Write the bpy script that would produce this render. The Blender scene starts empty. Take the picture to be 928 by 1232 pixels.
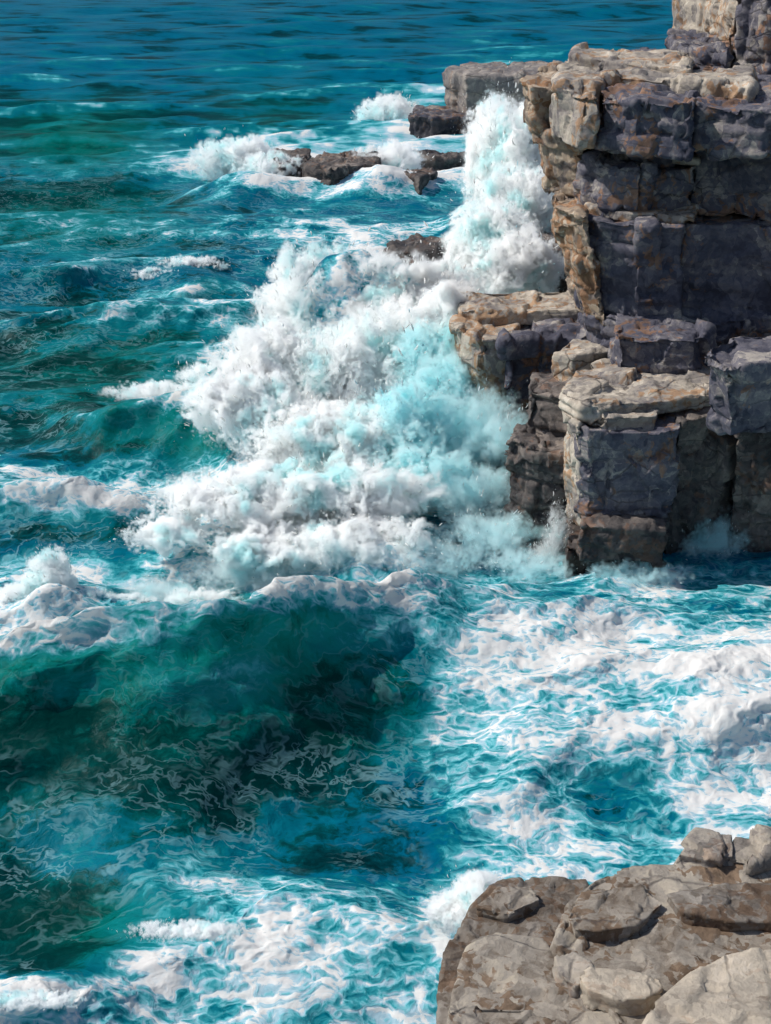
import bpy, math, random
import numpy as np
from mathutils import Vector

random.seed(7)
rng = np.random.default_rng(11)
SC = bpy.context.scene
COL = SC.collection

# ------------------------------------------------------------------ camera maths
H, F, PITCH = 12.0, 1692.4, math.radians(24)
CP, SP = math.cos(PITCH), math.sin(PITCH)

def ray(px, py):
    u = (px - 464.0) / F
    v = (616.0 - py) / F
    return np.array([u, CP + v * SP, -SP + v * CP])

def on_z(px, py, z):
    r = ray(px, py)
    t = (z - H) / r[2]
    return np.array([0, 0, H]) + r * t

def on_y(px, py, y):
    r = ray(px, py)
    return np.array([0, 0, H]) + r * (y / r[1])

# ------------------------------------------------------------------ noise
def _hash(ix, iy, iz, s):
    h = (ix.astype(np.int64) * 374761393 + iy.astype(np.int64) * 668265263 + iz.astype(np.int64) * 2147483647 + s * 1274126177) & 0xFFFFFFFF
    h = ((h ^ (h >> 13)) * 1274126177) & 0xFFFFFFFF
    h = ((h ^ (h >> 16)) * 2246822519) & 0xFFFFFFFF
    return (h ^ (h >> 15)) & 0xFFFFFFFF

def rnd(ix, iy, iz, s=0):
    return _hash(ix, iy, iz, s).astype(np.float64) / 4294967295.0

_G = np.random.default_rng(3).normal(size=(256, 3))
_G /= np.linalg.norm(_G, axis=1)[:, None]

def perlin(P, s=0):
    i = np.floor(P).astype(np.int64)
    f = P - i
    w = f * f * f * (f * (f * 6 - 15) + 10)
    out = np.zeros(len(P))
    for dx in (0, 1):
        wx = w[:, 0] if dx else 1 - w[:, 0]
        for dy in (0, 1):
            wy = w[:, 1] if dy else 1 - w[:, 1]
            for dz in (0, 1):
                wz = w[:, 2] if dz else 1 - w[:, 2]
                g = _G[_hash(i[:, 0] + dx, i[:, 1] + dy, i[:, 2] + dz, s) & 255]
                d = g[:, 0] * (f[:, 0] - dx) + g[:, 1] * (f[:, 1] - dy) + g[:, 2] * (f[:, 2] - dz)
                out += wx * wy * wz * d
    return out * 1.6

def fbm(P, octs=4, s=0):
    o = np.zeros(len(P)); a = 0.5
    for k in range(octs):
        o += a * perlin(P, s + k * 17)
        P = P * 2.03 + 3.7
        a *= 0.5
    return o

def sstep(a, b, x):
    t = np.clip((x - a) / (b - a), 0, 1)
    return t * t * (3 - 2 * t)

# ------------------------------------------------------------------ object helpers
def mesh_from(name, V, Fc, smooth=True):
    V = np.asarray(V, dtype=np.float32); Fc = np.asarray(Fc, dtype=np.int32)
    me = bpy.data.meshes.new(name)
    n, k = Fc.shape
    me.vertices.add(len(V)); me.vertices.foreach_set('co', V.ravel())
    me.loops.add(n * k); me.loops.foreach_set('vertex_index', Fc.ravel())
    me.polygons.add(n)
    me.polygons.foreach_set('loop_start', np.arange(0, n * k, k, dtype=np.int32))
    me.polygons.foreach_set('use_smooth', np.full(n, smooth))
    me.update(calc_edges=True)
    return me

def link(name, me, mat, parent=None):
    o = bpy.data.objects.new(name, me)
    COL.objects.link(o)
    if mat: me.materials.clear(); me.materials.append(mat)
    if parent: o.parent = parent
    return o

def tag(o, label=None, cat=None, group=None, kind=None):
    if label: o['label'] = label
    if cat: o['category'] = cat
    if group: o['group'] = group
    if kind: o['kind'] = kind
    return o

def attr(me, name, vals):
    a = me.attributes.new(name, 'FLOAT', 'POINT')
    a.data.foreach_set('value', np.asarray(vals, dtype=np.float32))

def thing(name, loc, label, cat, group=None):
    o = bpy.data.objects.new(name, None)
    o.empty_display_size = 0.3
    COL.objects.link(o); o.location = loc
    return tag(o, label, cat, group)

# ------------------------------------------------------------------ node helpers
class NT:
    def __init__(self, mat):
        self.t = mat.node_tree; self.n = self.t.nodes; self.l = self.t.links
        self.n.clear()
    def new(self, typ, **kw):
        nd = self.n.new(typ)
        for k, v in kw.items(): setattr(nd, k, v)
        return nd
    def put(self, sock, v):
        if isinstance(v, bpy.types.NodeSocket): self.l.new(v, sock)
        elif v is not None: sock.default_value = v
    def math(self, op, a, b=None, c=None, clamp=False):
        nd = self.new('ShaderNodeMath', operation=op, use_clamp=clamp)
        self.put(nd.inputs[0], a); self.put(nd.inputs[1], b); self.put(nd.inputs[2], c)
        return nd.outputs[0]
    def vmath(self, op, a, b=None):
        nd = self.new('ShaderNodeVectorMath', operation=op)
        self.put(nd.inputs[0], a); self.put(nd.inputs[1], b)
        return nd.outputs[0]
    def noise(self, vec, scale, detail=4, rough=0.5, dist=0.0, typ='FBM', col=False):
        nd = self.new('ShaderNodeTexNoise', noise_dimensions='3D', noise_type=typ)
        self.put(nd.inputs['Vector'], vec)
        nd.inputs['Scale'].default_value = scale
        nd.inputs['Detail'].default_value = detail
        nd.inputs['Roughness'].default_value = rough
        nd.inputs['Distortion'].default_value = dist
        return nd.outputs['Color' if col else 'Fac']
    def voro(self, vec, scale, feature='F1', out='Distance', rand=1.0):
        nd = self.new('ShaderNodeTexVoronoi', feature=feature)
        self.put(nd.inputs['Vector'], vec)
        nd.inputs['Scale'].default_value = scale
        nd.inputs['Randomness'].default_value = rand
        return nd.outputs[out]
    def mapping(self, vec, scale=(1, 1, 1), loc=(0, 0, 0), rot=(0, 0, 0)):
        nd = self.new('ShaderNodeMapping')
        self.put(nd.inputs['Vector'], vec)
        nd.inputs['Scale'].default_value = scale
        nd.inputs['Location'].default_value = loc
        nd.inputs['Rotation'].default_value = rot
        return nd.outputs[0]
    def ramp(self, fac, stops, interp='LINEAR'):
        nd = self.new('ShaderNodeValToRGB')
        r = nd.color_ramp; r.interpolation = interp
        while len(r.elements) < len(stops): r.elements.new(0.5)
        for e, (p, c) in zip(r.elements, stops):
            e.position = p
            e.color = (c[0], c[1], c[2], 1) if not isinstance(c, (int, float)) else (c, c, c, 1)
        self.put(nd.inputs[0], fac)
        return nd.outputs[0]
    def mix(self, fac, a, b, blend='MIX'):
        nd = self.new('ShaderNodeMix', data_type='RGBA', blend_type=blend)
        self.put(nd.inputs[0], fac)
        for s, v in ((nd.inputs[6], a), (nd.inputs[7], b)):
            if isinstance(v, tuple) and len(v) == 3: v = (*v, 1)
            self.put(s, v)
        return nd.outputs[2]
    def attr(self, name):
        nd = self.new('ShaderNodeAttribute', attribute_name=name)
        return nd.outputs['Fac']
    def range(self, v, a, b, c=0.0, d=1.0, smooth=True):
        nd = self.new('ShaderNodeMapRange', interpolation_type='SMOOTHSTEP' if smooth else 'LINEAR')
        self.put(nd.inputs[0], v)
        for k, x in enumerate((a, b, c, d)): nd.inputs[k + 1].default_value = x
        return nd.outputs[0]
    def bump(self, h, strength, dist, normal=None):
        nd = self.new('ShaderNodeBump')
        nd.inputs['Strength'].default_value = strength
        nd.inputs['Distance'].default_value = dist
        self.put(nd.inputs['Height'], h)
        if normal: self.put(nd.inputs['Normal'], normal)
        return nd.outputs[0]

def new_mat(name):
    m = bpy.data.materials.new(name); m.use_nodes = True
    return m, NT(m)

# ------------------------------------------------------------------ materials
def sea_material():
    m, t = new_mat('sea_water')
    pos = t.new('ShaderNodeNewGeometry').outputs['Position']
    w = t.attr('foam'); g = t.attr('green'); far = t.attr('far')
    # brush-like warped coordinates
    wn = t.noise(pos, 0.9, 3, 0.55, col=True)
    warp = t.vmath('ADD', pos, t.vmath('MULTIPLY', t.vmath('SUBTRACT', wn, (0.5, 0.5, 0.5)), (1.3, 0.9, 0.7)))
    wn2 = t.noise(pos, 3.2, 2, 0.5, col=True)
    warp2 = t.vmath('ADD', warp, t.vmath('MULTIPLY', t.vmath('SUBTRACT', wn2, (0.5, 0.5, 0.5)), (0.26, 0.22, 0.25)))
    v1 = t.mapping(warp2, (0.55, 1.3, 1.5), rot=(0, 0, 0.3))
    vf = t.mapping(warp, (0.20, 0.50, 0.6))            # far: long streaks
    n_big = t.noise(v1, 0.75, 5, 0.6)
    lace = t.voro(v1, 1.9, 'DISTANCE_TO_EDGE')
    lace = t.range(lace, 0.0, 0.16, 1.0, 0.0)
    lace2 = t.voro(v1, 4.6, 'DISTANCE_TO_EDGE')
    lace2 = t.range(lace2, 0.0, 0.22, 1.0, 0.0)
    fine = t.noise(v1, 4.2, 4, 0.6)
    n_far = t.noise(vf, 1.0, 3, 0.6)
    # pattern roughly in -1..1
    pat = t.math('MULTIPLY_ADD', t.math('SUBTRACT', n_big, 0.5), 2.2, t.math('MULTIPLY', t.math('SUBTRACT', fine, 0.5), 0.9))
    lc = t.math('ADD', t.math('MULTIPLY', lace, 0.30), t.math('MULTIPLY', lace2, 0.22))
    lw = t.range(w, 0.12, 0.5)
    pat = t.math('ADD', pat, t.math('MULTIPLY', t.math('SUBTRACT', lc, 0.12), lw))
    patf = t.math('MULTIPLY', t.math('SUBTRACT', n_far, 0.5), 2.0)
    fm = t.new('ShaderNodeMix', data_type='FLOAT')
    t.put(fm.inputs[0], far); t.put(fm.inputs[2], pat); t.put(fm.inputs[3], patf)
    pat = fm.outputs[0]
    amp = t.range(w, 0.0, 0.5, 0.27, 0.58)
    grain = t.noise(warp2, 9.0, 4, 0.7)
    pat = t.math('MULTIPLY_ADD', t.math('SUBTRACT', grain, 0.5), t.range(far, 0, 1, 0.75, 0.0), pat)
    tone = t.math('MULTIPLY_ADD', pat, amp, w, clamp=True)
    deep = t.ramp(tone, [
        (0.00, (0.000, 0.022, 0.030)), (0.10, (0.000, 0.045, 0.062)), (0.13, (0.000, 0.068, 0.100)),
        (0.17, (0.000, 0.112, 0.195)), (0.26, (0.000, 0.135, 0.235)), (0.29, (0.000, 0.145, 0.215)), (0.36, (0.004, 0.18, 0.24)),
        (0.40, (0.02, 0.27, 0.33)), (0.47, (0.05, 0.36, 0.42)), (0.50, (0.14, 0.50, 0.57)), (0.57, (0.24, 0.57, 0.65)),
        (0.60, (0.38, 0.60, 0.70)), (0.67, (0.48, 0.67, 0.76)), (0.70, (0.80, 0.83, 0.83)), (0.80, (0.90, 0.88, 0.85))])
    green = t.ramp(tone, [  # these greens carry light shining through the waves
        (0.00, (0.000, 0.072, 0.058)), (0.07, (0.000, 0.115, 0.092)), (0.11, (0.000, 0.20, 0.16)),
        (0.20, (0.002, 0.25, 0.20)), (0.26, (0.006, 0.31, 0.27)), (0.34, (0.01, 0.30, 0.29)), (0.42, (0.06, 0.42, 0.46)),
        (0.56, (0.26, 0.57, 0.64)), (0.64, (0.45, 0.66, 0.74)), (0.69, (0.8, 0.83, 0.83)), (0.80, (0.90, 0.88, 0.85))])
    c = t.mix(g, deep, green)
    # thin threads of foam drawn out over the dark water
    thr = None
    for sc_, of in ((1.5, 0.0), (2.9, 7.0)):
        nn = t.noise(t.mapping(v1, loc=(of, of, 0)), sc_, 3, 0.55)
        ln = t.range(t.math('ABSOLUTE', t.math('SUBTRACT', nn, 0.5)), 0.0, 0.04, 1.0, 0.0)
        pm = t.range(t.noise(t.mapping(pos, loc=(of, 3, 0)), 0.45, 3, 0.6), 0.43, 0.58)
        k = t.math('MULTIPLY', ln, pm)
        thr = k if thr is None else t.math('MAXIMUM', thr, k)
    thr = t.math('MULTIPLY', t.math('MULTIPLY', thr, t.math('SUBTRACT', 1.0, far)), t.math('MULTIPLY', t.range(w, 0.25, 0.5, 1.0, 0.3), t.range(g, 0.1, 0.8, 1.0, 0.35)))
    c = t.mix(t.math('MULTIPLY', thr, 0.38), c, (0.34, 0.64, 0.70))
    fo = t.range(tone, 0.45, 0.7)
    b = t.new('ShaderNodeBsdfPrincipled')
    t.put(b.inputs['Base Color'], c)
    t.put(b.inputs['Roughness'], t.range(fo, 0, 1, 0.4, 0.75))
    b.inputs['IOR'].default_value = 1.33
    t.put(b.inputs['Specular IOR Level'], t.math('MULTIPLY', t.range(fo, 0, 1, 0.06, 0.06), t.range(far, 0, 1, 1.0, 0.2)))
    rip = t.noise(t.mapping(warp2, (0.8, 1.3, 1.0)), 3.4, 4, 0.55)
    hgt = t.math('ADD', t.math('MULTIPLY', rip, t.range(fo, 0, 1, 0.55, 0.25)), t.math('MULTIPLY', tone, 0.30))
    t.put(b.inputs['Normal'], t.bump(hgt, 0.5, 0.15))
    tr = t.new('ShaderNodeBsdfTranslucent'); t.put(tr.inputs[0], c)
    mx = t.new('ShaderNodeMixShader'); t.put(mx.inputs[0], t.range(g, 0, 1, 0.25, 0.5))
    t.l.new(b.outputs[0], mx.inputs[1]); t.l.new(tr.outputs[0], mx.inputs[2])
    o = t.new('ShaderNodeOutputMaterial'); t.l.new(mx.outputs[0], o.inputs[0])
    return m

def spray_material():
    m, t = new_mat('spray_white')
    tone = t.attr('tone')
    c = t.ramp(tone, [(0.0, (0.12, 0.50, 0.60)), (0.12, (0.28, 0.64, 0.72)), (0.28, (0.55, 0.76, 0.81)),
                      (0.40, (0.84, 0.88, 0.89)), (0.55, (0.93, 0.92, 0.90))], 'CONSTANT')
    b = t.new('ShaderNodeBsdfDiffuse'); t.put(b.inputs[0], c)
    tr = t.new('ShaderNodeBsdfTranslucent'); t.put(tr.inputs[0], c)
    mx = t.new('ShaderNodeMixShader'); mx.inputs[0].default_value = 0.5
    t.l.new(b.outputs[0], mx.inputs[1]); t.l.new(tr.outputs[0], mx.inputs[2])
    o = t.new('ShaderNodeOutputMaterial'); t.l.new(mx.outputs[0], o.inputs[0])
    return m

def rock_material(name, cols, rust, wet_z=0.9, scale=1.0, spec=0.25, wetdark=0.3, rlo=0.575):
    m, t = new_mat(name)
    pos = t.new('ShaderNodeNewGeometry').outputs['Position']
    wn = t.noise(pos, 1.7 * scale, 3, 0.6, col=True)
    warp = t.vmath('ADD', pos, t.vmath('MULTIPLY', t.vmath('SUBTRACT', wn, (0.5, 0.5, 0.5)), (0.55 / scale,) * 3))
    vs = t.mapping(warp, (1.0, 1.0, .75))
    big = t.noise(vs, 0.7 * scale, 4, 0.55)
    cell = t.voro(vs, 3.6 * scale, 'F1', 'Color')
    sp = t.new('ShaderNodeSeparateColor'); t.put(sp.inputs[0], cell)
    cell2 = t.voro(vs, 9.0 * scale, 'F1', 'Color')
    sp2 = t.new('ShaderNodeSeparateColor'); t.put(sp2.inputs[0], cell2)
    fine = t.noise(pos, 11 * scale, 6, 0.72)
    v = t.math('MULTIPLY_ADD', t.math('SUBTRACT', sp.outputs[0], 0.5), 0.30, big)
    v = t.math('MULTIPLY_ADD', t.math('SUBTRACT', sp2.outputs[0], 0.5), 0.20, v)
    v = t.math('MULTIPLY_ADD', t.math('SUBTRACT', fine, 0.5), 0.42, v)
    bedn = t.noise(t.mapping(warp, (0.25, 0.25, 5.0)), 1.0 * scale, 3, 0.6)
    v = t.math('MULTIPLY_ADD', t.math('SUBTRACT', bedn, 0.5), 0.55, v)
    c = t.ramp(v, [(0.18 + 0.64 * i / (len(cols) - 1), cc) for i, cc in enumerate(cols)])
    # rust stains
    rn = t.noise(t.mapping(warp, (0.8, 1.3, 0.9), loc=(5, 3, 9)), 0.95 * scale, 5, 0.65)
    rn = t.math('MULTIPLY_ADD', t.math('SUBTRACT', sp2.outputs[1], 0.5), 0.16, rn)
    rmask = t.range(rn, rlo, rlo + 0.05)
    c = t.mix(t.math('MULTIPLY', rmask, rust[3]), c, t.mix(1.0, t.ramp(v, [(0.2, 0.55), (0.8, 1.5)]), (rust[0], rust[1], rust[2]), 'MULTIPLY'))
    # dark seams
    wn3 = t.vmath('ADD', pos, t.vmath('MULTIPLY', t.vmath('SUBTRACT', wn, (0.5, 0.5, 0.5)), (0.22 / scale,) * 3))
    seam = t.voro(t.mapping(wn3, (0.5, 0.5, 1.2)), 1.5 * scale, 'DISTANCE_TO_EDGE', 'Distance', 0.8)
    seam = t.math('MULTIPLY', t.range(seam, 0.0, 0.03, 1.0, 0.0), t.range(big, 0.45, 0.6))
    c = t.mix(t.math('MULTIPLY', seam, 0.6), c, (0.045, 0.038, 0.038))
    # wet zone near the water
    sx = t.new('ShaderNodeSeparateXYZ'); t.put(sx.inputs[0], pos)
    zz = t.math('MULTIPLY_ADD', t.math('SUBTRACT', big, 0.5), 2.2, sx.outputs[2])
    wet = t.range(zz, wet_z - 0.5, wet_z + 0.7, 1.0, 0.0)
    c = t.mix(wet, c, t.mix(1.0, c, (wetdark, wetdark * 0.95, wetdark * 0.95), 'MULTIPLY'))
    b = t.new('ShaderNodeBsdfPrincipled')
    t.put(b.inputs['Base Color'], c)
    t.put(b.inputs['Roughness'], t.range(wet, 0, 1, 0.85, 0.4))
    b.inputs['Specular IOR Level'].default_value = spec
    hh = t.math('ADD', t.math('MULTIPLY', v, 0.8), t.math('MULTIPLY', seam, -0.7))
    n1 = t.bump(hh, 0.45, 0.06 / scale)
    n2 = t.bump(fine, 0.7, 0.035 / scale, n1)
    t.put(b.inputs['Normal'], n2)
    o = t.new('ShaderNodeOutputMaterial'); t.l.new(b.outputs[0], o.inputs[0])
    return m

M_SEA = sea_material()
M_SPRAY = spray_material()
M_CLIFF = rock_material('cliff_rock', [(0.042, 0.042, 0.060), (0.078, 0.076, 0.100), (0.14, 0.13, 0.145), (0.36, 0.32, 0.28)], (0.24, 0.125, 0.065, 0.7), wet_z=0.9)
M_CAP_LIT = rock_material('sunlit_cap_rock', [(0.13, 0.115, 0.115), (0.26, 0.23, 0.205), (0.40, 0.345, 0.28), (0.55, 0.485, 0.405)], (0.30, 0.165, 0.08, 0.75), wet_z=0.5, rlo=0.55)  # cliff rock lightened: sunlight on tops and left faces put into the colour
M_DARK = rock_material('wet_dark_rock', [(0.03, 0.028, 0.03), (0.07, 0.062, 0.06), (0.13, 0.11, 0.10), (0.24, 0.20, 0.17)], (0.14, 0.07, 0.04, 0.5), wet_z=0.4, wetdark=0.5)
M_FAR = rock_material('far_rock', [(0.11, 0.10, 0.11), (0.17, 0.155, 0.15), (0.24, 0.21, 0.19), (0.34, 0.30, 0.26)], (0.22, 0.13, 0.08, 0.4), wet_z=0.6, scale=0.7)
M_SHELF = rock_material('shelf_rock', [(0.115, 0.088, 0.066), (0.21, 0.178, 0.145), (0.29, 0.255, 0.215), (0.37, 0.32, 0.255)], (0.125, 0.078, 0.047, 0.85), wet_z=-1, scale=2.0, rlo=0.54)
M_BROWN = rock_material('brown_shelf_rock', [(0.065, 0.05, 0.04), (0.12, 0.095, 0.075), (0.19, 0.165, 0.14), (0.26, 0.23, 0.20)], (0.11, 0.066, 0.04, 0.8), wet_z=-1, scale=2.0, rlo=0.52)
M_RUST_LIT = rock_material('rust_sunlit_rock', [(0.11, 0.09, 0.085), (0.22, 0.175, 0.14), (0.36, 0.27, 0.19), (0.52, 0.45, 0.37)], (0.25, 0.125, 0.06, 0.8), wet_z=0.3, rlo=0.52)  # rust plus orange sunlight on the left faces, mixed into the colour
M_PALE = rock_material('pale_rock', [(0.24, 0.20, 0.16), (0.36, 0.31, 0.25), (0.45, 0.38, 0.30), (0.50, 0.43, 0.35)], (0.30, 0.22, 0.16, 0.5), wet_z=-1, scale=2.2)
M_STONE = rock_material('loose_stone', [(0.13, 0.115, 0.10), (0.23, 0.20, 0.175), (0.33, 0.29, 0.24), (0.40, 0.34, 0.28)], (0.22, 0.13, 0.08, 0.4), wet_z=-1, scale=2.2)

# ------------------------------------------------------------------ sea surface
CRESTS = [  # (points (px, py, height), front width, back width, foam)
    ([(-160, 790, .8), (-60, 765, 1.2), (0, 742, 1.5), (60, 712, 1.9), (130, 716, 1.85), (200, 726, 1.9), (300, 708, 2.0), (400, 704, 1.45), (480, 708, .85), (560, 712, .35), (660, 715, 0)], 2.3, 1.3, 3.2),
    ([(40, 505, 0), (130, 492, 1.0), (190, 470, 1.4), (250, 462, 1.6), (310, 445, 1.6), (360, 430, 0)], 1.0, 1.5, 6.0),
    ([(-60, 585, .5), (0, 582, .7), (60, 576, .8), (150, 592, .7), (230, 600, 0)], .8, 1.2, 3.2),
    ([(-20, 342, .1), (30, 330, .4), (75, 320, .65), (110, 322, .5), (170, 336, 0)], .8, 1.4, 5),
    ([(150, 345, 0), (200, 332, .4), (228, 318, .8), (255, 320, .6), (320, 338, 0)], .8, 1.6, 5.5),
    ([(-40, 388, .3), (40, 381, .45), (120, 374, .55), (180, 366, .7), (240, 374, .5), (300, 368, .55), (370, 354, .5), (430, 350, 0)], .9, 1.6, 4.5),
    ([(0, 416, 0), (50, 410, .3), (100, 407, .3), (170, 402, 0)], .6, 1.2, 4.5),
    ([(-60, 175, .3), (0, 166, .5), (50, 160, .7), (95, 161, .6), (180, 170, .4), (280, 180, 0)], 1.6, 2.8, 4.0),
    ([(20, 147, 0), (70, 144, .3), (130, 144, 0)], 1.2, 2.0, 6.0),
    ([(80, 1185, 0), (130, 1150, .28), (200, 1135, .34), (260, 1110, .34), (400, 1088, .36), (500, 1078, .4), (560, 1080, .4), (700, 1080, .3)], .8, .9, 3.5),
    ([(-60, 1210, .4), (40, 1200, .5), (110, 1206, .3), (200, 1235, 0)], .5, .8, 5.0),
    ([(440, 800, 0), (520, 800, .3), (620, 815, .45), (700, 800, .4), (830, 830, .4), (960, 800, .4), (1100, 800, 0)], .9, 1.0, 2.0),
    ([(540, 935, 0), (640, 905, .35), (720, 885, .4), (800, 890, .35), (950, 860, .4), (1100, 870, 0)], .7, 1.0, 1.5),
    ([(20, 1020, 0), (110, 1005, .3), (200, 1040, .35), (300, 1055, .3), (420, 1040, .2), (500, 1040, 0)], .6, .9, 1.0),
]
MOUNDS = [  # px, py, height, rx, ry
    (325, 478, 1.5, 1.3, 1.2), (385, 395, 2.3, 1.2, 1.4), (445, 388, 2.4, 1.4, 1.5), (515, 378, 2.3, 1.4, 1.5),
    (565, 345, 1.8, 1.2, 1.8), (430, 600, .7, 1.6, 1.0), (455, 640, .55, 1.1, .7), (300, 560, .7, 1.4, 1.0), (400, 500, 1.0, 1.8, 1.5), (520, 470, 1.0, 1.2, 1.6),
    (285, 205, 1.0, 2.5, 2.0), (450, 205, .9, 2.0, 2.0), (600, 250, 1.2, 1.5, 4.0), (570, 1085, .5, .35, .45), (52, 700, 0.5, 0.5, 0.5),
]
HOLLOWS = [(200, 690, -.6, 1.3, .7), (230, 520, -.4, 1.2, 1.2)]
FOAM_ROWS = """2222222222222222
2222222223432222
1211111354388222
1114688786688222
1111223333676222
2323233654774222
2233334888862222
1111268887622222
1114458876542222
1122378865333222
6665677752222222
2224678882244444
5645565554445544
7544333344667656
3333332236666677
1122221235556677
0111111245555566
1222122234654455
2334432224555455
1123576546555555
1145565545455555
6665565565455555""".split()
FOAM = np.array([[int(c) for c in r] for r in FOAM_ROWS], float)

def foam_lookup(px, py):
    gx = np.clip((px - 29) / 58.0, 0, 15); gy = np.clip((py - 28) / 56.0, 0, 21)
    x0 = np.minimum(gx.astype(int), 14); y0 = np.minimum(gy.astype(int), 20)
    fx = gx - x0; fy = gy - y0
    fx = fx * fx * (3 - 2 * fx); fy = fy * fy * (3 - 2 * fy)
    return (FOAM[y0, x0] * (1 - fx) + FOAM[y0, x0 + 1] * fx) * (1 - fy) + (FOAM[y0 + 1, x0] * (1 - fx) + FOAM[y0 + 1, x0 + 1] * fx) * fy

def crest_data(pts):
    W = np.array([on_z(a, b, c) for a, b, c in pts])
    A = np.array([p[2] for p in pts])
    o = np.argsort(W[:, 0])
    x = np.linspace(W[:, 0].min(), W[:, 0].max(), 400)
    y = np.interp(x, W[o, 0], W[o, 1]); a = np.interp(x, W[o, 0], A[o])
    sg = 0.05 * 400; k = np.exp(-(np.arange(-60, 61) / sg) ** 2); k /= k.sum()
    y = np.convolve(np.pad(y, 60, 'edge'), k, 'valid'); a = np.convolve(np.pad(a, 60, 'edge'), k, 'valid')
    return x, y, a

GW = []
_r = np.random.default_rng(5)
for k in range(46):
    lam = 0.7 * (1.075 ** k) * _r.uniform(.9, 1.1)
    th = math.radians(-72) + _r.normal() * 0.42
    GW.append((lam, math.cos(th), math.sin(th), _r.uniform(0, 6.28), 0.0105 * lam ** 0.80))

def sea_height(X, Y, cell):
    """swell, breaking crests and splash mounds as one height field; returns z, dx, dy, crest foam"""
    n = len(X)
    P3 = np.stack([X, Y, np.zeros(n)], 1)
    wx = X + 0.4 * fbm(P3 * 0.5, 2, 1); wy = Y + 0.42 * fbm(P3 * np.array([.5, .35, .5]), 3, 2)
    Z = np.zeros(n); DX = np.zeros(n); DY = np.zeros(n); CF = np.zeros(n); CH = np.zeros(n); MO = np.zeros(n)
    for lam, cx, cy, ph, a in GW:
        fade = np.clip((lam / np.maximum(cell, 1e-3) - 2.5) / 3.0, 0, 1)
        k = 2 * math.pi / lam
        th = k * (wx * cx + wy * cy) + ph
        Z += a * fade * np.cos(th)
        DX -= a * fade * 0.9 * cx * np.sin(th); DY -= a * fade * 0.9 * cy * np.sin(th)
    WC = sstep(.075, .17, Z) * sstep(1.0, .3, cell) * sstep(24, 31, Y)
    for pts, wf, wb, fa in CRESTS:
        xs, ys, As = crest_data(pts)
        yc = np.interp(wx, xs, ys); A = np.interp(wx, xs, As) * sstep(xs[0] - .6, xs[0] + .2, wx) * sstep(xs[-1] + .6, xs[-1] - .2, wx)
        d = wy - yc
        A = A * (1 + 0.18 * fbm(P3 * 0.9, 2, 9))
        pr = np.where(d < 0, np.exp(-(np.abs(d) / wf) ** 1.4), np.exp(-(d / wb) ** 2))
        pr = pr - 0.12 * np.exp(-((d + 2.2 * wf) / wf) ** 2)
        Z += A * pr
        DY -= 0.35 * A * np.exp(-(d / (0.6 * wf)) ** 2)
        m = np.exp(-((d - 0.05) / (0.16 + 0.16 * wf)) ** 2) * np.clip(A / 0.45, 0, 1)
        CF = np.maximum(CF, m * fa)
        CH = np.maximum(CH, np.clip(A / 1.4, 0, 1) * np.where(d < 0, np.exp(-(np.abs(d) / (1.5 * wf)) ** 2), np.exp(-(d / .4) ** 2)))
    for px, py, A, rx, ry in MOUNDS:
        c = on_z(px, py, A)
        g_ = np.exp(-((wx - c[0]) / rx) ** 2 - ((wy - c[1]) / ry) ** 2)
        Z += A * g_; MO = np.maximum(MO, g_ * min(A, 1))
    for px, py, A, rx, ry in HOLLOWS:
        c = on_z(px, py, 0)
        Z += A * np.exp(-((wx - c[0]) / rx) ** 2 - ((wy - c[1]) / ry) ** 2)
    return Z, DX, DY, np.maximum(CF, 3.6 * WC), CH, MO

def project(P):
    x, y, z = P[:, 0], P[:, 1], P[:, 2] - H
    d = np.maximum(y * CP - z * SP, 0.05)
    v = (y * SP + z * CP) / d
    return 464 + F * x / d, 616 - F * v

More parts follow.
